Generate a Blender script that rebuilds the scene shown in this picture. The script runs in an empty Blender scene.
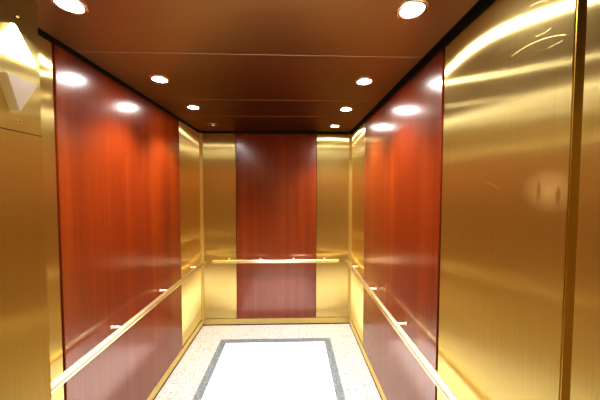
import bpy, bmesh, math
from mathutils import Vector, Matrix

S = bpy.context.scene
COL = S.collection
PI = math.pi

# ------------------------------------------------------------------ dimensions (metres, floor at z = 0)
XL, XR = -1.0965, 0.713          # finished faces of the side walls
YF, YB = 0.640, 3.0925           # front return and back wall
ZC = 2.335                       # ceiling
ZB = 0.080                       # top of the kick strip
ZP = 2.318                       # top of the wall panels
XJ = -0.603                      # left entrance jamb face
YH = -0.22                       # outer end of the jambs
EYE = 1.65

# ------------------------------------------------------------------ materials
def new_mat(name):
    m = bpy.data.materials.new(name); m.use_nodes = True
    nt = m.node_tree
    return m, nt, nt.nodes['Principled BSDF']

def node(nt, kind, **kw):
    n = nt.nodes.new(kind)
    for k, v in kw.items():
        setattr(n, k, v)
    return n

def math_node(nt, op, a, b=None, c=None):
    n = nt.nodes.new('ShaderNodeMath'); n.operation = op
    for i, v in enumerate((a, b, c)):
        if v is None: continue
        if isinstance(v, (int, float)): n.inputs[i].default_value = v
        else: nt.links.new(v, n.inputs[i])
    return n.outputs[0]

def ramp(nt, fac, stops):
    r = nt.nodes.new('ShaderNodeValToRGB')
    el = r.color_ramp.elements
    while len(el) < len(stops): el.new(0.5)
    for e, (p, c) in zip(el, stops):
        e.position = p; e.color = (*c, 1)
    nt.links.new(fac, r.inputs[0])
    return r.outputs[0]

def wall_uv(nt, ku, kz):
    """world position folded to (horizontal run, height), scaled"""
    g = node(nt, 'ShaderNodeNewGeometry'); s = node(nt, 'ShaderNodeSeparateXYZ')
    nt.links.new(g.outputs['Position'], s.inputs[0])
    u = math_node(nt, 'ADD', s.outputs[0], s.outputs[1])
    c = node(nt, 'ShaderNodeCombineXYZ')
    nt.links.new(math_node(nt, 'MULTIPLY', u, ku), c.inputs[0])
    nt.links.new(math_node(nt, 'MULTIPLY', s.outputs[2], kz), c.inputs[2])
    return c.outputs[0]

def noise(nt, vec, scale=1.0, detail=4.0, rough=0.55):
    n = node(nt, 'ShaderNodeTexNoise')
    n.inputs['Scale'].default_value = scale; n.inputs['Detail'].default_value = detail
    n.inputs['Roughness'].default_value = rough
    nt.links.new(vec, n.inputs['Vector'])
    return n.outputs[0]

def brass_brushed(name, brush_dir, color=(0.98, 0.785, 0.335), rough=0.36, aniso=0.85, ku=420.0, worn=False, haze_mix=0.06):
    """brushed sheet metal: glossy lobe narrow along the brush lines, wide across them"""
    m, nt, p = new_mat(name)
    nt.nodes.remove(p)
    b = node(nt, 'ShaderNodeBsdfAnisotropic')
    haze = node(nt, 'ShaderNodeBsdfAnisotropic'); haze.inputs['Roughness'].default_value = 0.50
    haze.inputs['Color'].default_value = (*color, 1)
    lay = node(nt, 'ShaderNodeMixShader'); lay.inputs[0].default_value = haze_mix
    nt.links.new(b.outputs[0], lay.inputs[1]); nt.links.new(haze.outputs[0], lay.inputs[2])
    nt.links.new(lay.outputs[0], nt.nodes['Material Output'].inputs['Surface'])
    brush = noise(nt, wall_uv(nt, ku, 3.0), detail=3.0)
    cloud = noise(nt, wall_uv(nt, 3.0, 2.2), detail=2.0)
    mix = node(nt, 'ShaderNodeMix', data_type='RGBA', blend_type='MULTIPLY')
    mix.inputs[0].default_value = 1.0
    mix.inputs[6].default_value = (*color, 1)
    nt.links.new(ramp(nt, brush, [(0.25, (0.93, 0.93, 0.92)), (0.75, (1.04, 1.04, 1.04))]), mix.inputs[7])
    nt.links.new(mix.outputs[2], b.inputs['Color'])
    r = math_node(nt, 'MULTIPLY_ADD', cloud, 0.05, rough - 0.025)
    nt.links.new(r, b.inputs['Roughness'])
    b.inputs['Anisotropy'].default_value = aniso
    t = node(nt, 'ShaderNodeCombineXYZ')
    for i in range(3): t.inputs[i].default_value = brush_dir[i]
    nt.links.new(t.outputs[0], b.inputs['Tangent'])
    if worn: wear(nt, lay)
    return m

def wear(nt, lay):
    """fine curved scratches and a wiped patch on the sheet (y, z are wall coordinates)"""
    g = node(nt, 'ShaderNodeNewGeometry'); s = node(nt, 'ShaderNodeSeparateXYZ')
    nt.links.new(g.outputs['Position'], s.inputs[0])
    y, z = s.outputs[1], s.outputs[2]
    def dist(cy, cz, ky=1.0, kz=1.0):
        a = math_node(nt, 'MULTIPLY', math_node(nt, 'SUBTRACT', y, cy), ky)
        b = math_node(nt, 'MULTIPLY', math_node(nt, 'SUBTRACT', z, cz), kz)
        return math_node(nt, 'SQRT', math_node(nt, 'ADD', math_node(nt, 'MULTIPLY', a, a), math_node(nt, 'MULTIPLY', b, b)))
    total = None
    for cy, cz, R, y0, y1, amp in ((0.7903, 1.8312, 0.2578, 0.664, 0.83, 0.55), (0.7748, 2.1143, 0.087, 0.715, 0.77, 0.4),
                                   (0.7204, 2.1613, 0.0654, 0.704, 0.748, 0.4), (0.68, 2.456, 0.4101, 0.672, 0.71, 0.4),
                                   (1.02, 2.22, 0.20, 0.93, 1.05, 0.35), (0.95, 1.52, 0.16, 0.86, 0.93, 0.35)):
        e = math_node(nt, 'ABSOLUTE', math_node(nt, 'SUBTRACT', dist(cy, cz), R))
        k = math_node(nt, 'LESS_THAN', e, 0.0011)
        k = math_node(nt, 'MULTIPLY', k, math_node(nt, 'MULTIPLY', math_node(nt, 'GREATER_THAN', y, y0), math_node(nt, 'LESS_THAN', y, y1)))
        k = math_node(nt, 'MULTIPLY', math_node(nt, 'MULTIPLY', k, math_node(nt, 'GREATER_THAN', z, cz)) if R != 0.0654 and R < 0.4 else
                      math_node(nt, 'MULTIPLY', k, math_node(nt, 'LESS_THAN', z, cz)), amp)
        total = k if total is None else math_node(nt, 'MAXIMUM', total, k)
    patch = math_node(nt, 'SUBTRACT', 1.0, dist(0.690, 1.650, 11.0, 15.0))
    patch = math_node(nt, 'MULTIPLY', math_node(nt, 'MAXIMUM', patch, 0.0), 0.40)
    for cy, cz in ((0.722, 1.648), (0.667, 1.635)):
        cut = math_node(nt, 'LESS_THAN', dist(cy, cz, 1 / 0.006, 1 / 0.024), 1.0)
        patch = math_node(nt, 'MULTIPLY', patch, math_node(nt, 'MULTIPLY_ADD', cut, -0.8, 1.0))
    nt.links.new(math_node(nt, 'ADD', math_node(nt, 'MAXIMUM', total, patch), 0.06), lay.inputs[0])

def metal(name, color, rough, metallic=1.0):
    m, nt, b = new_mat(name)
    b.inputs['Base Color'].default_value = (*color, 1)
    b.inputs['Metallic'].default_value = metallic
    g = node(nt, 'ShaderNodeNewGeometry')
    r = math_node(nt, 'MULTIPLY_ADD', noise(nt, g.outputs['Position'], 14.0), 0.08, rough - 0.04)
    nt.links.new(r, b.inputs['Roughness'])
    return m

def wood_mat():
    m, nt, b = new_mat('cherry_veneer')
    leaf = noise(nt, wall_uv(nt, 9.0, 0.12), detail=2.0)
    grain = noise(nt, wall_uv(nt, 70.0, 1.6), detail=6.0, rough=0.6)
    pore = noise(nt, wall_uv(nt, 420.0, 9.0), detail=2.0)
    f = math_node(nt, 'ADD', math_node(nt, 'MULTIPLY', leaf, 0.50), math_node(nt, 'MULTIPLY', grain, 0.36))
    f = math_node(nt, 'ADD', f, math_node(nt, 'MULTIPLY', pore, 0.14))
    col = ramp(nt, f, [(0.30, (0.095, 0.0125, 0.0020)), (0.50, (0.138, 0.0225, 0.0026)), (0.70, (0.195, 0.040, 0.0046))])
    nt.links.new(col, b.inputs['Base Color'])
    b.inputs['Roughness'].default_value = 0.42
    b.inputs['Specular IOR Level'].default_value = 0.1
    b.inputs['Coat Weight'].default_value = 1.0
    b.inputs['Coat Roughness'].default_value = 0.215
    b.inputs['Coat Tint'].default_value = (1.0, 0.84, 0.66, 1)
    b.inputs['Coat IOR'].default_value = 1.62
    return m

def terrazzo(name, base, chips, dens):
    m, nt, b = new_mat(name)
    g = node(nt, 'ShaderNodeNewGeometry')
    v = node(nt, 'ShaderNodeTexVoronoi'); v.inputs['Scale'].default_value = 130.0
    nt.links.new(g.outputs['Position'], v.inputs['Vector'])
    s = node(nt, 'ShaderNodeSeparateColor'); nt.links.new(v.outputs['Color'], s.inputs[0])
    stops = [(0.0, chips[0]), (dens * 0.5, chips[1]), (dens, base), (1.0, base)]
    col = ramp(nt, s.outputs[0], stops)
    cl = ramp(nt, noise(nt, g.outputs['Position'], 60.0), [(0.3, (0.94, 0.94, 0.94)), (0.7, (1, 1, 1))])
    mix = node(nt, 'ShaderNodeMix', data_type='RGBA', blend_type='MULTIPLY'); mix.inputs[0].default_value = 1
    nt.links.new(col, mix.inputs[6]); nt.links.new(cl, mix.inputs[7])
    nt.links.new(mix.outputs[2], b.inputs['Base Color'])
    b.inputs['Roughness'].default_value = 0.35
    return m

def emit(name, color, strength):
    m, nt, b = new_mat(name)
    b.inputs['Base Color'].default_value = (0.9, 0.9, 0.9, 1)
    b.inputs['Emission Color'].default_value = (*color, 1)
    b.inputs['Emission Strength'].default_value = strength
    return m

M = {
    'brass_side': brass_brushed('brushed_brass_side', (0, 0, 1)),
    'brass_worn': brass_brushed('brushed_brass_scratched', (0, 0, 1), worn=True),
    'brass_back': brass_brushed('brushed_brass_back', (0, 0, 1)),
    'ceiling': brass_brushed('bronze_ceiling', (0, 1, 0), color=(0.38, 0.262, 0.18), rough=0.31, aniso=0.7, ku=60.0),
    'brass': metal('polished_brass', (0.83, 0.62, 0.27), 0.20),
    'brass_corner': metal('corner_brass', (0.58, 0.43, 0.145), 0.42),
    'brass_dark': metal('aged_brass', (0.42, 0.24, 0.035), 0.38),
    'rail_side': brass_brushed('rail_brass_side', (0, 1, 0), color=(0.97, 0.85, 0.54), rough=0.30, aniso=0.5, ku=0.5, haze_mix=0.22),
    'rail_back': brass_brushed('rail_brass_back', (1, 0, 0), color=(0.97, 0.85, 0.54), rough=0.30, aniso=0.5, ku=0.5, haze_mix=0.22),
    'bracket': metal('bracket_brass', (0.98, 0.88, 0.62), 0.35),
    'seam': metal('ceiling_seam_metal', (0.62, 0.46, 0.34), 0.35),
    'wood': wood_mat(),
    'black': metal('black_reveal', (0.0015, 0.0015, 0.0015), 0.8, 0.0),
    'cream': terrazzo('cream_terrazzo', (0.385, 0.365, 0.345), ((0.08, 0.07, 0.06), (0.24, 0.21, 0.18)), 0.14),
    'grey': terrazzo('blue_grey_terrazzo', (0.085, 0.103, 0.118), ((0.06, 0.07, 0.085), (0.20, 0.23, 0.26)), 0.6),
    'white': terrazzo('white_terrazzo', (0.95, 0.95, 0.95), ((0.80, 0.80, 0.80), (0.90, 0.90, 0.90)), 0.08),
    'chrome': metal('satin_chrome', (0.80, 0.80, 0.82), 0.22),
    'baffle': metal('dark_baffle', (0.03, 0.028, 0.027), 0.4, 0.3),
    'lens': emit('lit_lens', (1.0, 0.99, 0.98), 200.0),
    'arrow_lit': emit('lit_arrow_lens', (1.0, 0.90, 0.62), 14.0),
    'arrow_dim': metal('pale_arrow_lens', (0.97, 0.93, 0.86), 0.25, 0.0),
}

# ------------------------------------------------------------------ geometry helpers
def add_box(bm, lo, hi, bevel=0.0, seg=2, mi=0):
    r = bmesh.ops.create_cube(bm, size=1.0)
    vs = r['verts']
    lo, hi = Vector(lo), Vector(hi)
    for v in vs:
        v.co = Vector((lo[i] + (v.co[i] + 0.5) * (hi[i] - lo[i]) for i in range(3)))
    fs = list({f for v in vs for f in v.link_faces})
    if bevel > 0:
        es = list({e for v in vs for e in v.link_edges})
        r = bmesh.ops.bevel(bm, geom=es, offset=bevel, segments=seg, affect='EDGES', profile=0.5)
        fs = list({f for f in r['faces']} | {f for f in fs if f.is_valid})
    for f in fs:
        if f.is_valid: f.material_index = mi
    return fs

def add_lathe(bm, profile, n=40, mat=None, mi=0):
    """profile: (radius, z) pairs, revolved about z; open profile"""
    rings = []
    for r, z in profile:
        if r < 1e-6:
            rings.append([bm.verts.new((0, 0, z))])
        else:
            rings.append([bm.verts.new((r * math.cos(2 * PI * k / n), r * math.sin(2 * PI * k / n), z)) for k in range(n)])
    new = [v for ring in rings for v in ring]
    for a, b in zip(rings, rings[1:]):
        for k in range(n):
            q = (k + 1) % n
            if len(a) == 1 and len(b) == 1: continue
            if len(a) == 1: f = bm.faces.new((a[0], b[k], b[q]))
            elif len(b) == 1: f = bm.faces.new((a[k], b[0], a[q]))
            else: f = bm.faces.new((a[k], b[k], b[q], a[q]))
            f.smooth = True; f.material_index = mi
    if mat is not None:
        for v in new: v.co = mat @ v.co

def axis_matrix(p, d):
    """matrix taking z to direction d, origin to p"""
    return Matrix.Translation(Vector(p)) @ Vector((0, 0, 1)).rotation_difference(Vector(d)).to_matrix().to_4x4()

def obj(name, bm, mats, parent=None, loc=None):
    """link bm as ONE mesh object; verts given in world (or parent's local) space, origin moved to loc"""
    if loc is not None:
        for v in bm.verts: v.co -= Vector(loc)
    bmesh.ops.recalc_face_normals(bm, faces=bm.faces[:])
    me = bpy.data.meshes.new(name); bm.to_mesh(me); bm.free()
    for m in (mats if isinstance(mats, (list, tuple)) else [mats]): me.materials.append(m)
    o = bpy.data.objects.new(name, me); COL.objects.link(o)
    if loc is not None: o.location = loc
    if parent is not None: o.parent = parent
    return o

def tag(o, label, cat, group=None):
    o['label'] = label; o['category'] = cat
    if group: o['group'] = group
    return o

def thing(name, label, cat, loc, group=None):
    o = bpy.data.objects.new(name, None); COL.objects.link(o)
    o.location = loc; o.empty_display_size = 0.05
    return tag(o, label, cat, group)

def struct(name, bm, mats):
    o = obj(name, bm, mats); o['kind'] = 'structure'
    return o

def box_bm(lo, hi, bevel=0.0, seg=2):
    bm = bmesh.new(); add_box(bm, lo, hi, bevel, seg); return bm

# ------------------------------------------------------------------ the setting
T = 0.014                      # sheet thickness of the brass panels
# substrates (dark; seen only in the reveals)
struct('wall_left', box_bm((XL - 0.12, YH, 0.0), (XL - T - 0.004, YB + 0.12, 2.50)), M['black'])
struct('wall_right', box_bm((XR + T + 0.004, YH, 0.0), (XR + 0.12, YB + 0.12, 2.50)), M['black'])
struct('wall_back', box_bm((XL - T, YB + T + 0.004, 0.0), (XR + T, YB + 0.12, 2.50)), M['black'])
bm = bmesh.new()
add_box(bm, (XL - T, YH, 0.0), (XJ - T, YF - T, 2.50))                 # left front return
add_box(bm, (XJ - T, YH, 2.26), (XR + T, YF - T, 2.50))                # header over the opening
struct('wall_front', bm, M['black'])

# floor: cream field, blue-grey border, white centre, all flush
bm = bmesh.new()
def quad(x0, y0, x1, y1, mi):
    vs = [bm.verts.new(p) for p in ((x0, y0, 0), (x1, y0, 0), (x1, y1, 0), (x0, y1, 0))]
    f = bm.faces.new(vs); f.material_index = mi
bx0, bx1, by0, by1, bw = -0.787, 0.420, 0.92, 2.788, 0.072
ex0, ex1, ey0, ey1 = XL - 0.12, XR + 0.12, YH, YB + 0.12
quad(ex0, ey0, ex1, by0, 0); quad(ex0, by1, ex1, ey1, 0)
quad(ex0, by0, bx0, by1, 0); quad(bx1, by0, ex1, by1, 0)
quad(bx0, by0, bx1, by0 + bw, 1); quad(bx0, by1 - bw, bx1, by1, 1)
quad(bx0, by0 + bw, bx0 + bw, by1 - bw, 1); quad(bx1 - bw, by0 + bw, bx1, by1 - bw, 1)
quad(bx0 + bw, by0 + bw, bx1 - bw, by1 - bw, 2)
for f in list(bm.faces): f.smooth = False
fl = struct('floor', bm, [M['cream'], M['grey'], M['white']])

# ceiling: bevelled bronze plates with narrow seams, hung as an island inside a black reveal
bm = bmesh.new()
cx0, cx1, cyb = XL + 0.018, XR - 0.040, YB - 0.016
ys = [YF + 0.02, 1.33, 1.99, 2.415, cyb]
for a, b in zip(ys, ys[1:]):
    add_box(bm, (cx0, a + 0.0012, ZC), (cx1, b - 0.0012, ZC + 0.03), 0.0022, 2)
for y in ys[1:-1]:
    add_box(bm, (cx0, y - 0.006, ZC + 0.0016), (cx1, y + 0.006, ZC + 0.02), 0, mi=1)
add_box(bm, (XL - T, YF - T, ZC + 0.031), (XR + T, YB + T, 2.50), 0, mi=2)
struct('ceiling', bm, [M['ceiling'], M['seam'], M['black']])

# black reveal along the top of the walls
struct('trim_1', box_bm((XL - T, YF, ZP), (XL + 0.003, YB, ZC + 0.03)), M['black'])
struct('trim_2', box_bm((XR - 0.003, YF, ZP), (XR + T, YB, ZC + 0.03)), M['black'])
struct('trim_3', box_bm((XL + 0.003, YB - 0.003, ZP), (XR - 0.003, YB + T, ZC + 0.03)), M['black'])

# kick strips
def kick(name, lo, hi, m):
    bm = box_bm(lo, hi, 0.0015, 2)
    e = 0.002                                   # shadow gap along the floor, drawn as a solid black strip
    add_box(bm, (lo[0] - e, lo[1] - e, 0.0005), (hi[0] + e, hi[1] + e, 0.0105), 0, mi=1)
    struct(name, bm, [m, M['black']])
kick('baseboard_left', (XL - T, YF, 0.010), (XL + 0.007, YB, ZB), M['brass_side'])
kick('baseboard_right', (XR - 0.007, YF, 0.010), (XR + T, YB, ZB), M['brass_side'])
kick('baseboard_back', (XL + 0.007, YB - 0.007, 0.010), (XR - 0.007, YB + T, ZB), M['brass_back'])

# chamfered corner strips at the two back corners
def corner_strip(name, x, sx):
    bm = bmesh.new()
    c = 0.030
    ps = [(x, YB), (x + sx * c, YB), (x + sx * c, YB - 0.004), (x + sx * 0.004, YB - c), (x, YB - c)]
    lo = [bm.verts.new((px, py, ZB)) for px, py in ps]; hi = [bm.verts.new((px, py, ZP)) for px, py in ps]
    bm.faces.new(lo); bm.faces.new(hi)
    for k in range(5): bm.faces.new((lo[k], lo[(k + 1) % 5], hi[(k + 1) % 5], hi[k]))
    struct(name, bm, M['brass_corner'])
corner_strip('trim_4', XL, 1)
corner_strip('trim_5', XR, -1)

# bevelled brass strip between the right wall and the right entrance jamb
bm = bmesh.new()
ps = [(XR + T, 0.618), (XR + T, 0.6395), (XR - 0.001, 0.6395), (XR - 0.001, 0.637), (XR + 0.008, 0.623), (XR + 0.006, 0.618)]
lo = [bm.verts.new((px, py, 0.0)) for px, py in ps]; hi = [bm.verts.new((px, py, 2.26)) for px, py in ps]
bm.faces.new(lo); bm.faces.new(hi)
for k in range(6): bm.faces.new((lo[k], lo[(k + 1) % 6], hi[(k + 1) % 6], hi[k]))
struct('trim_6', bm, M['brass_dark'])

# ------------------------------------------------------------------ wall panels
G = 0.0035                      # half of a reveal
WP = 0.006                      # wood stands this proud of the brass
def side_panel(x, sx, y0, y1, m, name, label, group, proud=0.0):
    xa, xb = x - sx * T, x + sx * proud
    lo = (min(xa, xb), y0 + G, ZB + 0.001); hi = (max(xa, xb), y1 - G, ZP)
    o = obj(name, box_bm(lo, hi, 0.0016, 2), m, None, (x, (y0 + y1) / 2, ZB + 0.001))
    return tag(o, label, 'wall panel', group)
def back_panel(x0, x1, m, name, label, group, proud=0.0):
    o = obj(name, box_bm((x0 + G, YB - proud, ZB + 0.001), (x1 - G, YB + T, ZP), 0.0016, 2), m, None, ((x0 + x1) / 2, YB, ZB + 0.001))
    return tag(o, label, 'wall panel', group)

WG, BG = 'cherry wood wall panels', 'brushed brass wall panels'
L0, L1, R0, R1 = 1.229, 2.520, 1.207, 2.500
side_panel(XL, 1, L0, L1, M['wood'], 'wood_panel', 'glossy cherry wood panel on the left wall behind the left handrail', WG, WP)
side_panel(XR, -1, R0, R1, M['wood'], 'wood_panel', 'glossy cherry wood panel on the right wall behind the right handrail', WG, WP)
back_panel(-0.677, 0.288, M['wood'], 'wood_panel', 'dark red cherry wood panel in the middle of the back wall', WG, WP)
side_panel(XL, 1, YF, L0, M['brass_side'], 'brass_panel', 'narrow visible strip of brass panel between the arrow jamb and left wood panel', BG)
side_panel(XL, 1, L1, YB, M['brass_side'], 'brass_panel', 'brushed brass panel at the far end of the left wall', BG)
side_panel(XR, -1, YF, R0, M['brass_worn'], 'brass_panel', 'wide scratched brass panel on the right wall nearest the camera, with bright light streaks', BG)
side_panel(XR, -1, R1, YB, M['brass_side'], 'brass_panel', 'narrow brass panel at the far end of the right wall', BG)
back_panel(XL, -0.677, M['brass_back'], 'brass_panel', 'brass panel on the back wall left of the wood panel', BG)
back_panel(0.288, XR, M['brass_back'], 'brass_panel', 'brass panel on the back wall right of the wood panel', BG)

# entrance jambs
bm = bmesh.new()
add_box(bm, (XJ - T, YH, 0.0), (XJ, YF, 2.26), 0.0012)
add_box(bm, (XL + 0.001, YF - T + 0.001, 0.0), (XJ - T - 0.0005, YF - 0.0005, 2.30), 0.001)
o = obj('jamb_panel', bm, M['brass_side'], None, (XJ, YF, 0))
tag(o, 'plain brass entrance jamb at the left edge, carrying the arrow lantern', 'door jamb')
bm = box_bm((XR, YH, 0.0), (XR + T, 0.6175, 2.26), 0.0012)
o = obj('jamb_panel', bm, M['brass_side'], None, (XR, 0.6175, 0))
tag(o, 'brass entrance jamb at the right edge, in front of the dark vertical strip', 'door jamb')

# ------------------------------------------------------------------ handrails
RR = 0.0205
def handrail(label, a, b, brs, to_wall):
    """a, b: ends of the tube axis; brs: parameters along it; to_wall: vector from axis to wall face"""
    a, b, w = Vector(a), Vector(b), Vector(to_wall)
    mid = (a + b) / 2
    t = thing('handrail', label, 'handrail', mid, 'brass handrails')
    d = (b - a).normalized(); L = (b - a).length
    bm = bmesh.new()
    c = 0.002
    add_lathe(bm, [(0, 0), (RR - c, 0), (RR, c), (RR, L - c), (RR - c, L), (0, L)], 40, axis_matrix(a - mid, d))
    obj('rail', bm, M['rail_side' if abs(d.y) > 0.5 else 'rail_back'], t)
    for s in brs:
        p = a + d * s - mid
        bm = bmesh.new()
        wl = w.length
        # round post from the tube into a small wall flange
        add_lathe(bm, [(0.0068, RR * 0.6), (0.0068, wl - WP - 0.005), (0.0105, wl - WP - 0.004), (0.0105, wl - WP - 0.0006), (0, wl - WP - 0.0006)], 24, axis_matrix(p, w.normalized()))
        obj('bracket', bm, M['bracket'], t)
    return t
ZR = 0.821
SO = 0.088
handrail('brass tube handrail along the left wall', (XL + SO, 0.80, ZR), (XL + SO, 2.935, ZR), [0.10, 0.745, 1.31, 1.95], (-SO, 0, 0))
handrail('brass tube handrail along the right wall', (XR - SO + 0.010, 0.74, ZR), (XR - SO + 0.010, 2.935, ZR), [0.10, 0.80, 1.365, 1.99], (SO - 0.010, 0, 0))
SB = 0.118
handrail('short brass handrail across the back wall', (-0.928, YB - SB, 0.815), (0.542, YB - SB, 0.815), [0.165, 0.542, 0.94, 1.315], (0, SB, 0))

# ------------------------------------------------------------------ downlights
def ring_bm():
    bm = bmesh.new()
    add_lathe(bm, [(0.0412, 0.0), (0.0414, -0.0045), (0.044, -0.0066), (0.053, -0.0062), (0.0575, -0.003), (0.0585, 0.0)], 48)
    return bm
def baffle_bm():
    bm = bmesh.new()
    add_lathe(bm, [(0.0400, -0.0010), (0.034, -0.0008), (0.0, -0.0008)], 40)
    return bm
def lens_bm():
    bm = bmesh.new()
    add_lathe(bm, [(0.0405, -0.0014), (0.0380, -0.0030), (0.028, -0.0045), (0.015, -0.0053), (0.0, -0.0056)], 40)
    return bm
def lamp_head_bm():
    bm = bmesh.new()
    add_lathe(bm, [(0.026, -0.0010), (0.027, -0.010), (0.022, -0.012), (0.018, -0.006), (0.0, -0.005)], 32, Matrix.Rotation(0.12, 4, 'X'))
    add_box(bm, (-0.040, -0.003, -0.006), (0.040, 0.003, -0.003), 0.001)
    return bm
DG = 'round ceiling downlights'
XDL, XDR = -0.824, 0.453
proto = thing('downlight', '', 'downlight', (0, 0, ZC), DG)
parts = [obj('trim_ring', ring_bm(), M['chrome'], proto), obj('baffle', baffle_bm(), M['baffle'], proto), obj('lens', lens_bm(), M['lens'], proto)]
spots = [
    (XDL, 0.998, 'lit downlight at the left of the ceiling, nearest the arrow jamb'),
    (XDL, 1.640, 'lit downlight at the left of the ceiling, above the middle of the left wood panel'),
    (XDL, 2.180, 'lit downlight at the left of the ceiling, next to the unlit fitting'),
    (XDR, 0.985, 'largest lit downlight, at the right of the ceiling nearest the camera'),
    (XDR, 1.628, 'second lit downlight from the camera in the right row'),
    (XDR, 2.180, 'third lit downlight from the camera in the right row'),
    (XDR, 2.755, 'smallest lit downlight, at the far end of the right row'),
]
def lamp(x, y, e):
    l = bpy.data.lights.new('downlight_beam', 'SPOT')
    l.energy = e; l.color = (1.0, 0.98, 0.955)
    l.spot_size = math.radians(112); l.spot_blend = 1.0; l.shadow_soft_size = 0.03
    o = bpy.data.objects.new('downlight_beam', l); COL.objects.link(o)
    o.location = (x, y, ZC - 0.045)
for i, (x, y, lab) in enumerate(spots):
    if i == 0: t = proto
    else:
        t = proto.copy(); COL.objects.link(t)
        for p in parts:
            c = p.copy(); COL.objects.link(c); c.parent = t
    t.location = (x, y, ZC); t['label'] = lab
    lamp(x, y, 50.0 if y < 1.2 else 104.0)
t = thing('downlight', 'unlit downlight with a small chrome lamp head in the back left of the ceiling', 'downlight', (-0.838, 2.745, ZC), DG)
bm = bmesh.new(); add_lathe(bm, [(0.040, 0.0), (0.041, -0.003), (0.045, -0.005), (0.053, -0.005), (0.0575, -0.003), (0.0585, 0.0)], 48)
obj('trim_ring', bm, M['ceiling'], t)
obj('baffle', baffle_bm(), M['baffle'], t)
obj('lamp_head', lamp_head_bm(), M['chrome'], t)

# ------------------------------------------------------------------ direction lantern on the left jamb
t = thing('direction_lantern', 'brass direction lantern with a lit up arrow over an unlit down arrow on left jamb', 'lantern', (XJ, 0.57, EYE + 0.25))
LB = Vector((XJ, 0.57, EYE + 0.25))
bm = box_bm(Vector((XJ + 0.0002, 0.495, EYE + 0.128)) - LB, Vector((XJ + 0.003, 0.6365, EYE + 0.43)) - LB, 0.0008)
add_box(bm, Vector((XJ + 0.0001, 0.493, EYE + 0.1265)) - LB, Vector((XJ + 0.0008, 0.638, EYE + 0.4315)) - LB, 0, mi=1)  # dark backing added to draw the shadow line around the plate
obj('face_plate', bm, [M['brass_side'], M['baffle']], t)
def arrow(name, pts, m, depth=0.02):
    """extruded triangle with rounded corners, (y, z) points"""
    c = Vector((sum(p[0] for p in pts) / 3, sum(p[1] for p in pts) / 3))
    out = []
    for k in range(3):
        p, a, b = Vector(pts[k]), Vector(pts[k - 1]), Vector(pts[(k + 1) % 3])
        da, db = (a - p).normalized(), (b - p).normalized()
        r = 0.006
        for s in range(6):
            u = s / 5
            out.append((1 - u) ** 2 * (p + da * r) + 2 * u * (1 - u) * p + u * u * (p + db * r))
    bm = bmesh.new()
    x0 = XJ + 0.003
    rings = []
    for x, k in ((x0, 1.0), (x0 + depth - 0.002, 0.98), (x0 + depth, 0.94)):
        rings.append([bm.verts.new(Vector((x, c.x + (q.x - c.x) * k, EYE + c.y + (q.y - c.y) * k)) - LB) for q in out])
    n = len(out)
    for a, b in zip(rings, rings[1:]):
        for k in range(n): bm.faces.new((a[k], a[(k + 1) % n], b[(k + 1) % n], b[k]))
    bm.faces.new(rings[-1]); bm.faces.new(rings[0])
    return obj(name, bm, m, t)
a = arrow('arrow_lens', [(0.538, 0.284), (0.625, 0.284), (0.578, 0.357)], M['arrow_lit'], 0.008); a['label'] = 'glowing up arrow lens'
a = arrow('arrow_lens', [(0.545, 0.241), (0.613, 0.238), (0.569, 0.163)], M['arrow_dim']); a['label'] = 'unlit pale down arrow lens'
for y, z in ((0.592, 0.379), (0.583, 0.150)):
    bm = bmesh.new()
    add_lathe(bm, [(0.0042, 0.0), (0.0040, 0.0010), (0.0025, 0.0018), (0.0, 0.0020)], 20, axis_matrix(Vector((XJ + 0.003, y, EYE + z)) - LB, (1, 0, 0)))
    obj('screw', bm, M['brass'], t)

# ------------------------------------------------------------------ hall light through the entrance
w = bpy.data.worlds.new('hall'); S.world = w; w.use_nodes = True
nt = w.node_tree; bg = nt.nodes['Background']
tc = node(nt, 'ShaderNodeTexCoord'); sp = node(nt, 'ShaderNodeSeparateXYZ')
nt.links.new(tc.outputs['Generated'], sp.inputs[0])
f = math_node(nt, 'MULTIPLY_ADD', sp.outputs[2], 0.5, 0.5)
c = ramp(nt, f, [(0.0, (0.20, 0.12, 0.045)), (0.45, (0.46, 0.28, 0.10)), (0.65, (0.85, 0.62, 0.34)), (1.0, (0.9, 0.82, 0.7))])
nt.links.new(c, bg.inputs['Color'])
bg.inputs['Strength'].default_value = 0.8

# ------------------------------------------------------------------ camera
cam = bpy.data.cameras.new('camera'); co = bpy.data.objects.new('camera', cam); COL.objects.link(co)
cam.sensor_fit = 'HORIZONTAL'; cam.sensor_width = 36.0; cam.lens = 36.0 * 256.0 / 600.0
cam.clip_start = 0.02
yaw, pitch, roll = 0.0293, -0.0391, 0.0017
fw = Vector((math.sin(yaw) * math.cos(pitch), math.cos(yaw) * math.cos(pitch), math.sin(pitch)))
r0 = Vector((math.cos(yaw), -math.sin(yaw), 0)); u0 = r0.cross(fw)
r = r0 * math.cos(roll) + u0 * math.sin(roll); u = -r0 * math.sin(roll) + u0 * math.cos(roll)
mw = Matrix((r, u, -fw)).transposed().to_4x4(); mw.translation = (0, 0, EYE)
co.matrix_world = mw
S.camera = co

# ------------------------------------------------------------------ colour management
S.view_settings.view_transform = 'Standard'
S.view_settings.look = 'Medium High Contrast'
S.view_settings.exposure = 0.08
S.cycles.max_bounces = 12
S.cycles.glossy_bounces = 8
S.cycles.sample_clamp_indirect = 8.0
